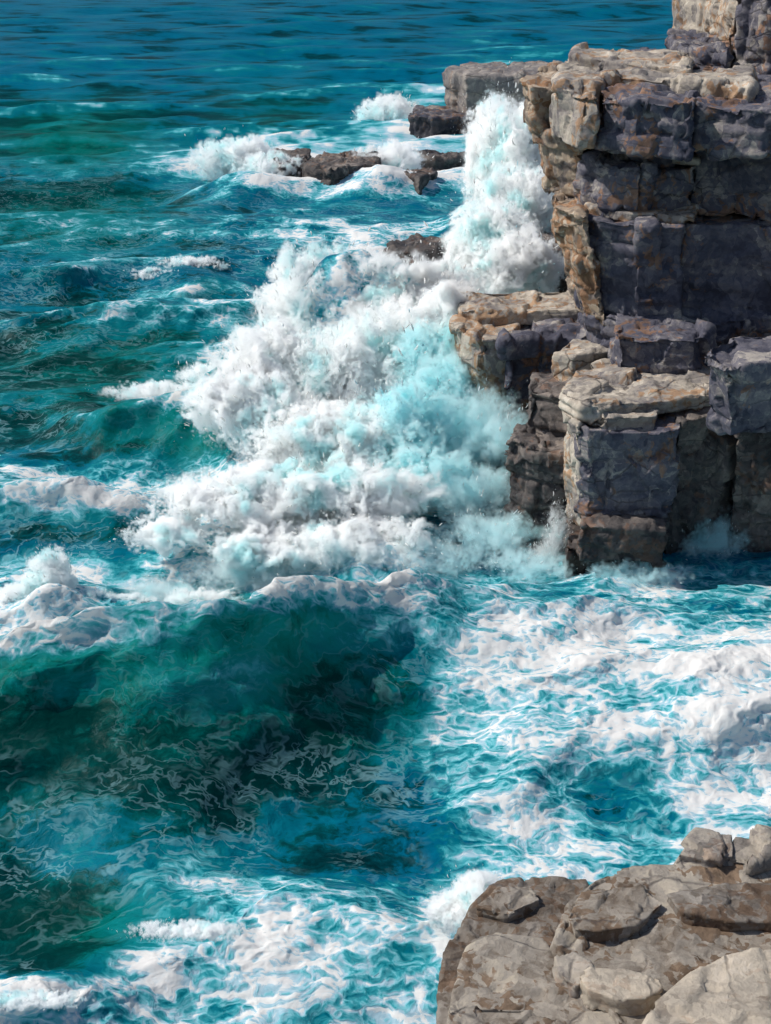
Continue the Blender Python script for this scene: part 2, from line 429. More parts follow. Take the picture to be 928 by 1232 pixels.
def build_sea():
    ys = [-300, -120, -50, -20, -8, -2, 1.0, 2.5, 4, 5]
    p = 1620.0
    while p > 3:
        y = on_z(464, p, 0)[1]
        if y > ys[-1] + 0.01: ys.append(y)
        p -= 1.55
    y = ys[-1]
    while y < 6000:
        y *= 1.07; ys.append(y)
    ys = np.array(ys)
    us = np.concatenate([-np.geomspace(4, 0.36, 26), np.linspace(-0.35, 0.35, 640), np.geomspace(0.36, 4, 26)])
    nx, ny = len(us), len(ys)
    dist = np.sqrt(np.maximum(ys, 4) ** 2 + H * H)
    X = (us[None, :] * dist[:, None]).ravel()
    Y = np.repeat(ys, nx)
    dyy = np.gradient(ys)
    cell = np.repeat(np.abs(dyy), nx) * 0.8
    cell = np.where(np.abs(np.tile(us, ny)) > 0.36, np.maximum(cell, 1.5), cell)
    Z, DX, DY, CF, CH, MO = sea_height(X, Y, cell)
    P = np.stack([X + DX, Y + DY, Z], 1)
    px, py = project(P)
    infr = (px > -250) & (px < 1200) & (py > -60) & (py < 1350) & (Y > 4)
    N3 = np.stack([X, Y, Z * 1.5], 1)
    jx = 55 * fbm(N3 * 0.9, 3, 31); jy = 40 * fbm(N3 * 0.9, 3, 41)
    fo = foam_lookup(px + jx, py + jy)
    base = 2.2 + 2.0 * fbm(N3 * 0.12, 3, 77)
    fo = np.where(infr, fo, base)
    brk = 0.45 + 1.1 * fbm(N3 * 1.2, 4, 51)
    fo = fo + CF * np.clip(brk, 0, 1.2)
    fo = np.where(infr & (fo < 4.5), fo - 0.45 * sstep(31, 21, Y) * sstep(4.5, 3.0, fo) - 0.35 * sstep(70, 50, Y), fo)
    fo = np.maximum(fo, 0.1)
    # white water leaps up along the splash
    tb = sstep(3.0, 8.0, fo)
    turb = fbm(N3 * 1.1, 5, 61)
    ridg = 1 - np.abs(fbm(N3 * 2.2, 3, 71)) * 2.5
    fine = np.clip((0.8 / np.maximum(cell, 0.02) - 2) / 4, 0, 1)
    dz = fine * (tb * (0.12 + 0.5 * MO) * turb + tb * 0.035 * ridg * (0.4 + tb) + 0.07 * fbm(N3 * np.array([1.5, 2.2, 1.0]), 5, 81))
    P[:, 2] += dz
    P[:, 0] += fine * tb * 0.22 * fbm(N3 * 1.6, 3, 91); P[:, 1] += fine * tb * 0.22 * fbm(N3 * 1.6, 3, 95)
    i = np.arange((ny - 1) * (nx - 1)); r = i // (nx - 1); c = i % (nx - 1)
    a = r * nx + c
    Fc = np.stack([a, a + 1, a + nx + 1, a + nx], 1)
    me = mesh_from('sea', P, Fc)
    attr(me, 'foam', np.clip(fo / 10.0, 0, 1.1))
    # light through the thin waves put into the colour as green, plus green patches
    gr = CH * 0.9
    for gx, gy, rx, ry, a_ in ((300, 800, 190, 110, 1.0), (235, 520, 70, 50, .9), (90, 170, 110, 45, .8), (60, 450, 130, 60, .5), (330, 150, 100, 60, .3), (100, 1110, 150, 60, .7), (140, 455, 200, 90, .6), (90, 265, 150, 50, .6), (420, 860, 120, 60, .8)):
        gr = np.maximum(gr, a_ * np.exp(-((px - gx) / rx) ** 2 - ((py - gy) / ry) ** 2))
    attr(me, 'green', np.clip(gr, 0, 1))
    attr(me, 'far', sstep(45, 85, Y))
    o = link('sea', me, M_SEA)
    return tag(o, kind='structure', label='teal rough sea streaked with white foam', cat='sea')

build_sea()

# ------------------------------------------------------------------ rocks
def prism(poly, z0, z1, shift=(0, 0), sb=1.0, tilt=(0, 0), cham=0.0):
    """poly: world XY outline of the top (any winding); the bottom is shifted and scaled; the top may be tilted"""
    poly = np.array(poly); n = len(poly); c = poly.mean(0)
    if np.sum(poly[:, 0] * np.roll(poly[:, 1], -1) - poly[:, 1] * np.roll(poly[:, 0], -1)) < 0: poly = poly[::-1]
    top = np.concatenate([poly, (z1 + (poly - c) @ np.array(tilt))[:, None]], 1)
    bot = np.concatenate([(poly - c) * sb + c + np.array(shift), np.full((n, 1), z0)], 1)
    return np.concatenate([top, bot]), [tuple(range(n)), tuple(range(2 * n - 1, n - 1, -1))] + [(i, n + i, n + (i + 1) % n, (i + 1) % n) for i in range(n)]

def rock_mesh(name, V, faces, vox, seed, amp=1.0, cell=(1.1, 1.1, .7), facet=0.9, crack=0.11, origin=(0, 0, 0), warp=0.22, terr=0.03, joint=1.0, bed=1.6, bedamp=.55):
    me = bpy.data.meshes.new('tmp'); me.from_pydata([tuple(v) for v in V], [], faces); me.update()
    o = bpy.data.objects.new('tmp', me); COL.objects.link(o)
    md = o.modifiers.new('r', 'REMESH'); md.mode = 'VOXEL'; md.voxel_size = vox
    ev = o.evaluated_get(bpy.context.evaluated_depsgraph_get())
    m2 = bpy.data.meshes.new_from_object(ev)
    bpy.data.objects.remove(o); bpy.data.meshes.remove(me)
    n = len(m2.vertices)
    P = np.empty(n * 3, np.float32); m2.vertices.foreach_get('co', P); P = P.reshape(-1, 3).astype(float)
    N = np.empty(n * 3, np.float32); m2.vertex_normals.foreach_get('vector', N); N = N.reshape(-1, 3).astype(float)
    s = seed * 101
    d = 0.10 * (1 - .6 * np.abs(N[:, 2])) * fbm(P * 0.7 + seed, 3, s) + 0.03 * fbm(P * 3.1, 4, s + 5)
    # jointed blocks standing in and out of the face, with grooves between them
    q = P + warp * np.stack([fbm(P * 0.9, 3, s + 11), fbm(P * 0.9, 3, s + 12), 0.5 * fbm(P * 0.9, 3, s + 13)], 1)
    cz = q[:, 2] / cell[2] + seed * .37; iz = np.floor(cz).astype(int)
    cx = q[:, 0] / cell[0] + rnd(iz, iz * 0, iz * 0, s + 1) * 5; ix = np.floor(cx).astype(int)
    cy = q[:, 1] / cell[1] + rnd(iz, iz * 0, iz * 0, s + 2) * 5; iy = np.floor(cy).astype(int)
    # thin beds of unequal hardness
    zb = (q[:, 2] * 1.0 + 0.06 * fbm(P * np.array([.7, .7, 2]), 3, s + 71)) / (0.16 * bed); zi = np.floor(zb).astype(int)
    side = 1 - np.abs(N[:, 2])
    d += bedamp * side * (0.09 * (rnd(zi, zi * 0, zi * 0, s + 72) - .5) - 0.035 * np.exp(-((zb - zi - .5) / .5 - 1) ** 2 * 30) - 0.035 * np.exp(-((zb - zi - .5) / .5 + 1) ** 2 * 30))
    d += 0.20 * joint * (rnd(ix, iy, iz, s + 3) - 0.55) * min(cell)
    fz = np.minimum(cz - iz, 1 - cz + iz) * cell[2]; fx = np.minimum(cx - ix, 1 - cx + ix) * cell[0]; fy = np.minimum(cy - iy, 1 - cy + iy) * cell[1]
    e = np.minimum(fz, np.minimum(np.where(np.abs(N[:, 0]) < .75, fx, 9), np.where(np.abs(N[:, 1]) < .75, fy, 9)))
    e = np.where(np.abs(N[:, 2]) > .75, np.minimum(fx, fy) + 0.03, e)
    d -= crack * np.exp(-(e / (0.8 * vox + 0.012)) ** 2) * (0.5 + fbm(P * 1.1, 2, s + 21))
    # broken facets
    g = P / np.array([.75, .75, .6]) / facet + 0.6 * np.stack([fbm(P * 1.5, 2, s + 31), fbm(P * 1.5, 2, s + 32), fbm(P * 1.5, 2, s + 33)], 1)
    gi = np.floor(g).astype(int); best = np.full(n, 9.0); val = np.zeros(n)
    for dx in (-1, 0, 1):
        for dy in (-1, 0, 1):
            for dz in (-1, 0, 1):
                a, b, c = gi[:, 0] + dx, gi[:, 1] + dy, gi[:, 2] + dz
                o_ = np.stack([a + rnd(a, b, c, s + 41), b + rnd(a, b, c, s + 42), c + rnd(a, b, c, s + 43)], 1) - g
                r2 = (o_ ** 2).sum(1)
                tl = np.stack([rnd(a, b, c, s + 44), rnd(a, b, c, s + 45), rnd(a, b, c, s + 46)], 1) - 0.5
                v = (o_ * tl).sum(1) * 0.30 + 0.05 * (rnd(a, b, c, s + 47) - 0.5)
                k = r2 < best
                best = np.where(k, r2, best); val = np.where(k, v, val)
    d += val * facet * 0.9
    tt = fbm(P * np.array([.8, .8, .5]) + 9.1, 4, s + 61) * 5; ti = np.floor(tt); tf = tt - ti
    d += terr * (ti + sstep(0.38, 0.62, tf)) * sstep(.4, .9, np.abs(N[:, 2]))
    P2 = P + N * (d * amp)[:, None]
    P2 -= np.array(origin)
    m2.vertices.foreach_set('co', P2.astype(np.float32).ravel())
    m2.polygons.foreach_set('use_smooth', np.ones(len(m2.polygons), bool))
    m2.name = name; m2.update()
    return m2

def xy(pts, z):
    return [tuple(on_z(a, b, z)[:2]) for a, b in pts]

_seed = [1]
def block(parent, name, poly_px, z1, z0, mat, vox=0.05, zref=None, label=None, **kw):
    """one rock block as a part of `parent`; its top outline is given where it stands on the level zref"""
    _seed[0] += 1
    pk = {k: kw.pop(k) for k in ('shift', 'sb', 'tilt') if k in kw}
    V, Fc = prism(xy(poly_px, z1 if zref is None else zref), z0, z1, **pk)
    me = rock_mesh(name, V, Fc, vox, _seed[0], origin=tuple(parent.location), **kw)
    o = link(name, me, mat, parent)
    if label: o['label'] = label
    return o

def rock_thing(name, at, label, cat, group=None):
    return thing(name, tuple(at), label, cat, group)

# --- main cliff: layered strata
cl = rock_thing('sea_cliff', on_z(780, 420, 3.3) * np.array([1, 1, 0]), 'tall layered brown and grey sea cliff with rusty, sunlight tinted edges and dark overhung face', 'cliff')
# top layer
block(cl, 'rock_block', [(628, 96), (640, 104), (668, 104), (672, 78), (652, 84)], 8.25, 7.3, M_RUST_LIT, shift=(.15, .1), label='rusty corner block tinted with orange sunlight')
block(cl, 'rock_block', [(669, 102), (700, 113), (722, 114), (730, 66), (690, 64), (672, 78)], 8.38, 7.32, M_CAP_LIT, amp=.75, facet=1.3, cell=(1.6, 1.6, 1.2))
block(cl, 'rock_block', [(723, 116), (765, 122), (835, 126), (850, 70), (731, 62)], 8.30, 7.35, M_CLIFF, cell=(1.2, 1.2, .9))
block(cl, 'rock_block', [(836, 126), (900, 132), (1150, 150), (1150, 40), (850, 64)], 8.2, 7.35, M_CLIFF, cell=(.9, .9, .6))
block(cl, 'rock_slab', [(684, 66), (740, 72), (830, 82), (835, 60), (700, 56)], 8.58, 8.2, M_CAP_LIT, amp=.75, facet=1.3, label='pale slab on the cliff top')
block(cl, 'rock_slab', [(725, 92), (800, 96), (905, 104), (905, 84), (740, 80)], 8.46, 8.15, M_CAP_LIT, amp=.75, facet=1.3)
# second layer
block(cl, 'rock_block', [(646, 152), (664, 158), (700, 165), (722, 140), (720, 110), (660, 110)], 7.4, 6.05, M_RUST_LIT, shift=(.25, .1), label='rusty, orange sunlight tinted block under the cliff edge')
block(cl, 'rock_block', [(700, 160), (735, 168), (800, 172), (838, 168), (860, 110), (715, 110)], 7.36, 6.9, M_CLIFF, cell=(.9, .9, .5))
block(cl, 'rock_slab', [(716, 172), (765, 186), (842, 190), (850, 150), (722, 150)], 7.10, 6.95, M_CAP_LIT, amp=.45, vox=.035, label='pale stand-in slab for the sunlit top of the upper step in the cliff face')  # pale sheet for the lit ledge top, sunlight put into its colour
block(cl, 'rock_block', [(702, 190), (730, 200), (772, 204), (780, 150), (715, 150)], 6.98, 6.0, M_CLIFF, shift=(.0, .1), cell=(1.4, 1.4, 1.0))
block(cl, 'rock_block', [(773, 204), (840, 200), (850, 150), (780, 150)], 6.96, 6.0, M_CLIFF, shift=(.0, .15), cell=(1.0, 1.0, .8))
block(cl, 'rock_block', [(836, 172), (900, 176), (1150, 200), (1150, 80), (850, 100)], 7.36, 5.95, M_CLIFF, cell=(1.0, 1.0, .7))
block(cl, 'rock_slab', [(704, 246), (760, 257), (838, 258), (850, 200), (715, 200)], 6.14, 5.95, M_CAP_LIT, amp=.4, vox=.035, label='pale stand-in slab for the sunlit top of the lower step in the cliff face')  # lit ledge top laid as a pale slab, sunlight in its colour
# third layer
block(cl, 'rock_block', [(664, 248), (682, 256), (705, 262), (720, 190), (672, 190)], 6.1, 3.9, M_RUST_LIT, shift=(.55, .15), label='rusty lower corner tinted with orange sunlight')
block(cl, 'rock_block', [(690, 256), (720, 264), (769, 270), (774, 190), (705, 190)], 6.02, 4.0, M_CLIFF, shift=(.2, .2), cell=(1.3, 1.3, 1.1), amp=.8)
block(cl, 'rock_block', [(766, 270), (825, 271), (842, 190), (770, 190)], 6.04, 4.0, M_CLIFF, shift=(.15, .22), cell=(1.5, 1.5, 1.4), amp=.8)
block(cl, 'rock_block', [(823, 268), (900, 270), (1150, 290), (1150, 160), (835, 170)], 6.0, 3.9, M_CLIFF, shift=(0, .2), cell=(1.7, 1.7, 1.8), amp=.7)
# lower layers down to the sea
block(cl, 'rock_block', [(700, 372), (770, 392), (900, 385), (1150, 400), (1150, 250), (705, 250)], 4.1, 3.2, M_CLIFF, shift=(0, .2), cell=(.9, .9, .45))
block(cl, 'rock_base', [(690, 402), (900, 420), (1150, 420), (1150, 250), (690, 300)], 3.3, -1.5, M_DARK, vox=.08, cell=(1.2, 1.2, .8))
block(cl, 'rock_block', [(733, 392), (742, 404), (840, 408), (855, 396), (850, 375), (745, 372)], 4.15, 3.2, M_CLIFF, cell=(2.0, 2, 1.5), vox=.04, label='single block resting at the foot of the face')

# --- pillar on the cliff top
pl = rock_thing('rock_pillar', on_z(900, 70, 8.2), 'upright jointed rock tower rising from the cliff top beyond the frame', 'rock tower')
block(pl, 'rock_column', [(808, 64), (848, 72), (880, 84), (885, 60), (815, 50)], 12.6, 8.2, M_CAP_LIT, amp=.75, facet=1.3, zref=8.2, cell=(.9, .9, 1.5), label='pale sunlit column')
block(pl, 'rock_column', [(882, 86), (925, 90), (1150, 100), (1150, 40), (886, 52)], 12.9, 8.1, M_CLIFF, zref=8.2, cell=(.9, .9, 1.3))
block(pl, 'rock_block', [(800, 78), (830, 88), (872, 95), (880, 80), (830, 66), (806, 66)], 8.75, 8.15, M_CLIFF, zref=8.2, cell=(.7, .7, .6))

# --- mid-left ledge
ld = rock_thing('rock_ledge', on_z(640, 420, 3.3) * np.array([1, 1, 0]), 'flat topped brown ledge with small pools, jutting into the white spray', 'rock ledge')
block(ld, 'rock_block', [(544, 388), (556, 400), (580, 408), (612, 406), (640, 366), (552, 364)], 3.3, -1.0, M_CAP_LIT, amp=.75, facet=1.3, shift=(.5, .5), cell=(.9, .9, 1.3), vox=.045)
block(ld, 'rock_block', [(606, 412), (665, 408), (725, 408), (740, 355), (630, 366)], 3.28, -1.0, M_CLIFF, shift=(.2, .2), cell=(1.2, 1.2, 1.2), vox=.045)
block(ld, 'rock_slab', [(552, 385), (600, 388), (718, 386), (730, 360), (630, 362), (553, 363)], 3.52, 3.2, M_CAP_LIT, amp=.75, facet=1.3, vox=.04, zref=3.3)
block(ld, 'rock_slab', [(664, 432), (690, 438), (735, 430), (735, 408), (690, 412)], 3.42, 2.6, M_CAP_LIT, amp=.75, facet=1.3, vox=.04, zref=3.3, cell=(1, 1, .22))

# --- front buttress
bt = rock_thing('rock_buttress', on_z(760, 650, 0), 'square fronted rock buttress capped with thin slabs above churning foam', 'rock stack')
block(bt, 'rock_slab', [(676, 478), (700, 494), (790, 490), (868, 478), (870, 440), (735, 436), (690, 452)], 3.42, 3.1, M_CAP_LIT, amp=.75, facet=1.3, vox=.035, zref=3.3, cell=(1.6, 1.6, .16), label='thin rust stained cap slab')
block(bt, 'rock_slab', [(698, 500), (730, 508), (790, 505), (800, 470), (700, 476)], 3.24, 2.9, M_CAP_LIT, amp=.75, facet=1.3, vox=.035, zref=3.15, cell=(1.6, 1.6, .2))
block(bt, 'rock_block', [(698, 516), (712, 522), (800, 522), (819, 518), (822, 478), (700, 480)], 3.05, 1.35, M_CLIFF, vox=.035, zref=3.0, cell=(1.9, 1.9, .95), amp=.75, label='large square block')
block(bt, 'rock_block', [(674, 492), (696, 512), (705, 480), (690, 465)], 3.1, .9, M_CAP_LIT, amp=.75, facet=1.3, vox=.035, zref=3.1, shift=(.25, .1), cell=(.7, .7, .9), label='pale narrow side block')
block(bt, 'rock_block', [(818, 500), (868, 490), (915, 480), (920, 440), (810, 450)], 3.1, -1.0, M_DARK, vox=.045, zref=3.2, shift=(0, .2), cell=(.8, .8, .9))
block(bt, 'rock_base', [(706, 524), (812, 528), (830, 450), (706, 450)], 1.35, .62, M_DARK, vox=.04, zref=3.1, cell=(1.2, 1.2, .35), label='dark wet slab under the square block')
block(bt, 'rock_base', [(690, 512), (806, 518), (830, 440), (690, 440)], .65, -1.2, M_DARK, vox=.05, zref=3.1, cell=(.8, .8, .6))

# --- boulder by the right edge of the cliff foot
bo = rock_thing('sea_boulder', on_z(930, 640, 0), 'big wedge shaped grey block overhanging the dark wet rocks beside the buttress', 'boulder')
block(bo, 'rock_block', [(846, 432), (870, 446), (930, 440), (1100, 450), (1100, 395), (880, 404), (850, 418)], 4.6, 3.2, M_CLIFF, vox=.04, zref=4.55, shift=(.35, .35), cell=(1.6, 1.6, 1.3), amp=.7, facet=1.4)
block(bo, 'rock_base', [(888, 496), (920, 500), (1100, 506), (1100, 430), (900, 440)], 3.25, -1.2, M_DARK, vox=.05, zref=3.2, shift=(.2, .5), cell=(.8, .8, .8), label='dark wet rocks below the block')

# --- dark wet rocks low between ledge and buttress
dr = rock_thing('wet_rock', on_z(650, 630, 0), 'dark brown wet rock splashed by spray, low between ledge and buttress', 'rock')
block(dr, 'rock_block', [(612, 528), (640, 540), (690, 545), (695, 500), (640, 498)], 2.1, -1.0, M_DARK, vox=.04, zref=2.1, cell=(.6, .6, .7), shift=(.1, .3))
block(dr, 'rock_block', [(636, 470), (690, 480), (700, 440), (640, 446)], 2.9, 1.6, M_DARK, vox=.045, zref=2.9, cell=(.7, .7, .6))
dr2 = rock_thing('wet_rock', on_z(655, 380, 0), 'dark shaded rock standing in spray under the overhanging cliff corner', 'rock')
block(dr2, 'rock_block', [(636, 290), (660, 300), (700, 300), (700, 265), (645, 268)], 2.9, -1.0, M_DARK, vox=.07, zref=2.9, cell=(.8, .8, .8), shift=(.4, 0))

# --- far ledge and skerries
fl = rock_thing('far_ledge', on_z(620, 135, 0), 'distant flat grey rock ledge with vertical sides seen past the cliff top', 'rock ledge')
block(fl, 'rock_block', [(537, 84), (560, 92), (640, 92), (720, 90), (720, 74), (640, 73), (545, 79)], 2.9, -1.5, M_FAR, vox=.12, zref=2.9, cell=(2.6, 2.6, 2.4))
lo = rock_thing('skerry', on_z(525, 150, 0), 'low square dark slab in the water just below the distant ledge', 'sea rock', 'dark skerries breaking the waves')
block(lo, 'rock_block', [(490, 138), (520, 142), (562, 140), (580, 126), (500, 127)], 1.0, -1.0, M_CLIFF, vox=.1, zref=1.0, cell=(2.4, 2.4, 1.4))
def skerry(label, poly, z, vox=.09, cell=(1, 1, .8), tilt=(0, 0), amp=1.2):
    _seed[0] += 1
    p = xy(poly, z)
    c = np.array(p).mean(0)
    V, Fc = prism(p, -1.0, z, tilt=tilt, sb=1.15)
    o = link('skerry', rock_mesh('skerry', V, Fc, vox, _seed[0], amp=amp, cell=cell, origin=(c[0], c[1], 0)), M_DARK)
    o.location = (c[0], c[1], 0)
    return tag(o, label, 'sea rock', 'dark skerries breaking the waves')
skerry('leftmost dark skerry with white spray breaking over its left side', [(314, 190), (340, 198), (372, 192), (376, 182), (330, 180)], .9)
skerry('broad reddish dark skerry between two white splashes', [(362, 196), (400, 202), (455, 194), (462, 184), (380, 184)], 1.1, tilt=(.02, 0))
skerry('small upright dark skerry right of the second splash', [(488, 208), (505, 214), (526, 206), (520, 198), (492, 200)], .8)
skerry('thin flat dark skerry with a wave washing along it, below the low square slab', [(488, 186), (530, 190), (568, 186), (560, 181), (500, 181)], .35)
skerry('flat grey half sunk skerry in front of the white plume', [(466, 292), (500, 304), (552, 300), (556, 284), (500, 280)], .75, vox=.07)

# --- foreground shelf
sh = rock_thing('rock_shelf', on_z(800, 1200, 5.0) * np.array([1, 1, 0]), 'near grey brown rock shelf with cracked layered top and rust patches', 'rock shelf')
kf = dict(vox=.024, facet=.5, cell=(1.3, 1.1, .25), crack=.04, amp=.55, terr=.05, bed=.7)
block(sh, 'rock_block', [(528, 1300), (530, 1195), (546, 1130), (566, 1085), (592, 1062), (640, 1052), (706, 1054), (720, 1100), (700, 1500), (520, 1500)], 4.93, 3.9, M_BROWN, tilt=(0, -.02), **kf)
block(sh, 'rock_slab', [(668, 1130), (690, 1170), (720, 1190), (800, 1300), (1300, 1300), (1300, 1015), (940, 1028), (830, 1036), (760, 1042), (712, 1058), (684, 1090)], 5.12, 4.3, M_SHELF, label='upper plate of the shelf', **kf)
block(sh, 'rock_slab', [(548, 1300), (545, 1190), (560, 1140), (585, 1122), (655, 1125), (690, 1180), (760, 1230), (800, 1500), (550, 1500)], 5.03, 4.4, M_SHELF, **kf)
kp = dict(vox=.017, facet=.35, crack=.02, amp=.5, terr=.03, joint=.3, bed=.6)
block(sh, 'rock_plate', [(540, 1215), (560, 1205), (640, 1210), (700, 1235), (720, 1300), (540, 1300)], 5.09, 4.95, M_SHELF, **kp)
block(sh, 'rock_plate', [(680, 1100), (700, 1072), (770, 1060), (800, 1085), (770, 1112), (720, 1122), (690, 1118)], 5.16, 5.0, M_SHELF, **kp)
block(sh, 'rock_plate', [(800, 1075), (860, 1066), (1000, 1060), (1000, 1108), (880, 1112), (820, 1100)], 5.155, 5.0, M_BROWN, **kp)
block(sh, 'rock_plate', [(668, 1150), (690, 1142), (712, 1156), (716, 1172), (694, 1186), (674, 1172)], 5.16, 4.9, M_STONE, **kp)
block(sh, 'rock_plate', [(575, 1090), (600, 1068), (640, 1066), (650, 1082), (610, 1100)], 5.0, 4.8, M_SHELF, **kp)
block(sh, 'rock_base', [(560, 1500), (560, 1200), (600, 1080), (720, 1060), (1300, 1030), (1300, 1500)], 4.2, -1.5, M_BROWN, vox=.07, zref=5, cell=(1.2, 1.2, .8))
pr = rock_thing('pale_boulder', on_z(900, 1210, 5.1), 'large pale beige rounded rock at the near corner of the shelf', 'boulder')
block(pr, 'rock_block', [(775, 1235), (790, 1205), (830, 1170), (880, 1145), (960, 1130), (1300, 1130), (1300, 1500), (770, 1500)], 5.36, 4.9, M_PALE, sb=1.03, vox=.025, facet=.5, cell=(1.4, 1.4, .5), crack=.02, amp=.4)
sl = rock_thing('stone_slab', on_z(750, 1195, 5.1), 'loose flat oval beige slab lying in a crack of the shelf', 'stone')
block(sl, 'stone', [(694, 1172), (706, 1190), (745, 1202), (778, 1202), (802, 1188), (796, 1172), (750, 1164), (712, 1160)], 5.21, 5.04, M_PALE, sb=.93, vox=.016, facet=.4, crack=0, joint=0, terr=.01, amp=.35)
def pebble(label, poly, z1, z0, mat=M_STONE):
    _seed[0] += 1
    p = xy(poly, z0); c = np.array(p).mean(0)
    V, Fc = prism([tuple(c + (np.array(q) - c) * .96) for q in p], z0 - .05, z1, sb=1.1)
    o = link('loose_boulder', rock_mesh('loose_boulder', V, Fc, .018, _seed[0], amp=1.0, facet=.7, crack=0, joint=0, terr=.0, origin=(c[0], c[1], z0)), mat)
    o.location = (c[0], c[1], z0)
    return tag(o, label, 'boulder', 'boulders along the far edge of the shelf')
pebble('rounded grey boulder at the left end of the row on the shelf edge', [(812, 1044), (850, 1052), (885, 1046), (880, 1018), (835, 1012)], 5.215, 5.08)
pebble('brown middle boulder of the row on the shelf edge', [(868, 1046), (900, 1052), (925, 1046), (925, 1014), (880, 1016)], 5.20, 5.08)
pebble('dark boulder cut by the frame at the right end of the row', [(912, 1046), (960, 1050), (985, 1040), (980, 1008), (925, 1010)], 5.23, 5.08)

# ------------------------------------------------------------------ spray
import bmesh
_b = bmesh.new(); bmesh.ops.create_icosphere(_b, subdivisions=2, radius=1)
ICO_V = np.array([v.co[:] for v in _b.verts]); ICO_F = np.array([[v.index for v in f.verts] for f in _b.faces]); _b.free()

def shreds(name, P, D, T, r, smin, smax, parent):
    n = len(P)
    s = np.minimum(smin * (1 - r.random(n)) ** (-1 / 1.7), smax)
    L = s * r.uniform(.9, 3.2, n); W = s * r.uniform(.35, .75, n)
    a = np.cross(D, r.normal(size=(n, 3))); a /= np.linalg.norm(a, axis=1)[:, None]
    b = np.cross(D, a)
    bend = (r.uniform(-.8, .8, n) * L)[:, None]
    V = np.empty((n, 8, 3))
    V[:, 0] = P - D * (L * .5)[:, None]
    V[:, 7] = P + D * (L * .5)[:, None]
    for k in range(3):
        th = 2 * math.pi * k / 3
        o = (a * math.cos(th) + b * math.sin(th)) * W[:, None] * .5
        V[:, 1 + k] = P - D * (L * .22)[:, None] + o + a * bend * .35
        V[:, 4 + k] = P + D * (L * .22)[:, None] + o * .85 + a * bend * .35
    base = (np.arange(n) * 8)[:, None, None]
    tri = np.array([[0, 2, 1], [0, 3, 2], [0, 1, 3], [1, 2, 5], [1, 5, 4], [2, 3, 6], [2, 6, 5], [3, 1, 4], [3, 4, 6], [4, 5, 7], [5, 6, 7], [6, 4, 7]])
    me = mesh_from(name, V.reshape(-1, 3), (base + tri[None]).reshape(-1, 3))
    attr(me, 'tone', np.repeat(T, 8))
    o = link(name, me, M_SPRAY, parent)
    o['kind'] = 'stuff'
    return o

def volume_material(col, dens, aqs):
    m, t = new_mat('spray_mist')
    v = t.new('ShaderNodeVolumePrincipled')
    pos = t.new('ShaderNodeNewGeometry').outputs['Position']
    pn = t.range(t.noise(pos, aqs, 3, 0.6), 0.53, 0.64)
    t.put(v.inputs['Color'], t.mix(pn, (*col, 1), (col[0] * .84, col[1] * .985, col[2] * .99, 1)))
    v.inputs['Density'].default_value = dens
    v.inputs['Density Attribute'].default_value = 'density'
    v.inputs['Anisotropy'].default_value = 0.0
    o = t.new('ShaderNodeOutputMaterial'); t.l.new(v.outputs[0], o.inputs['Volume'])
    return m

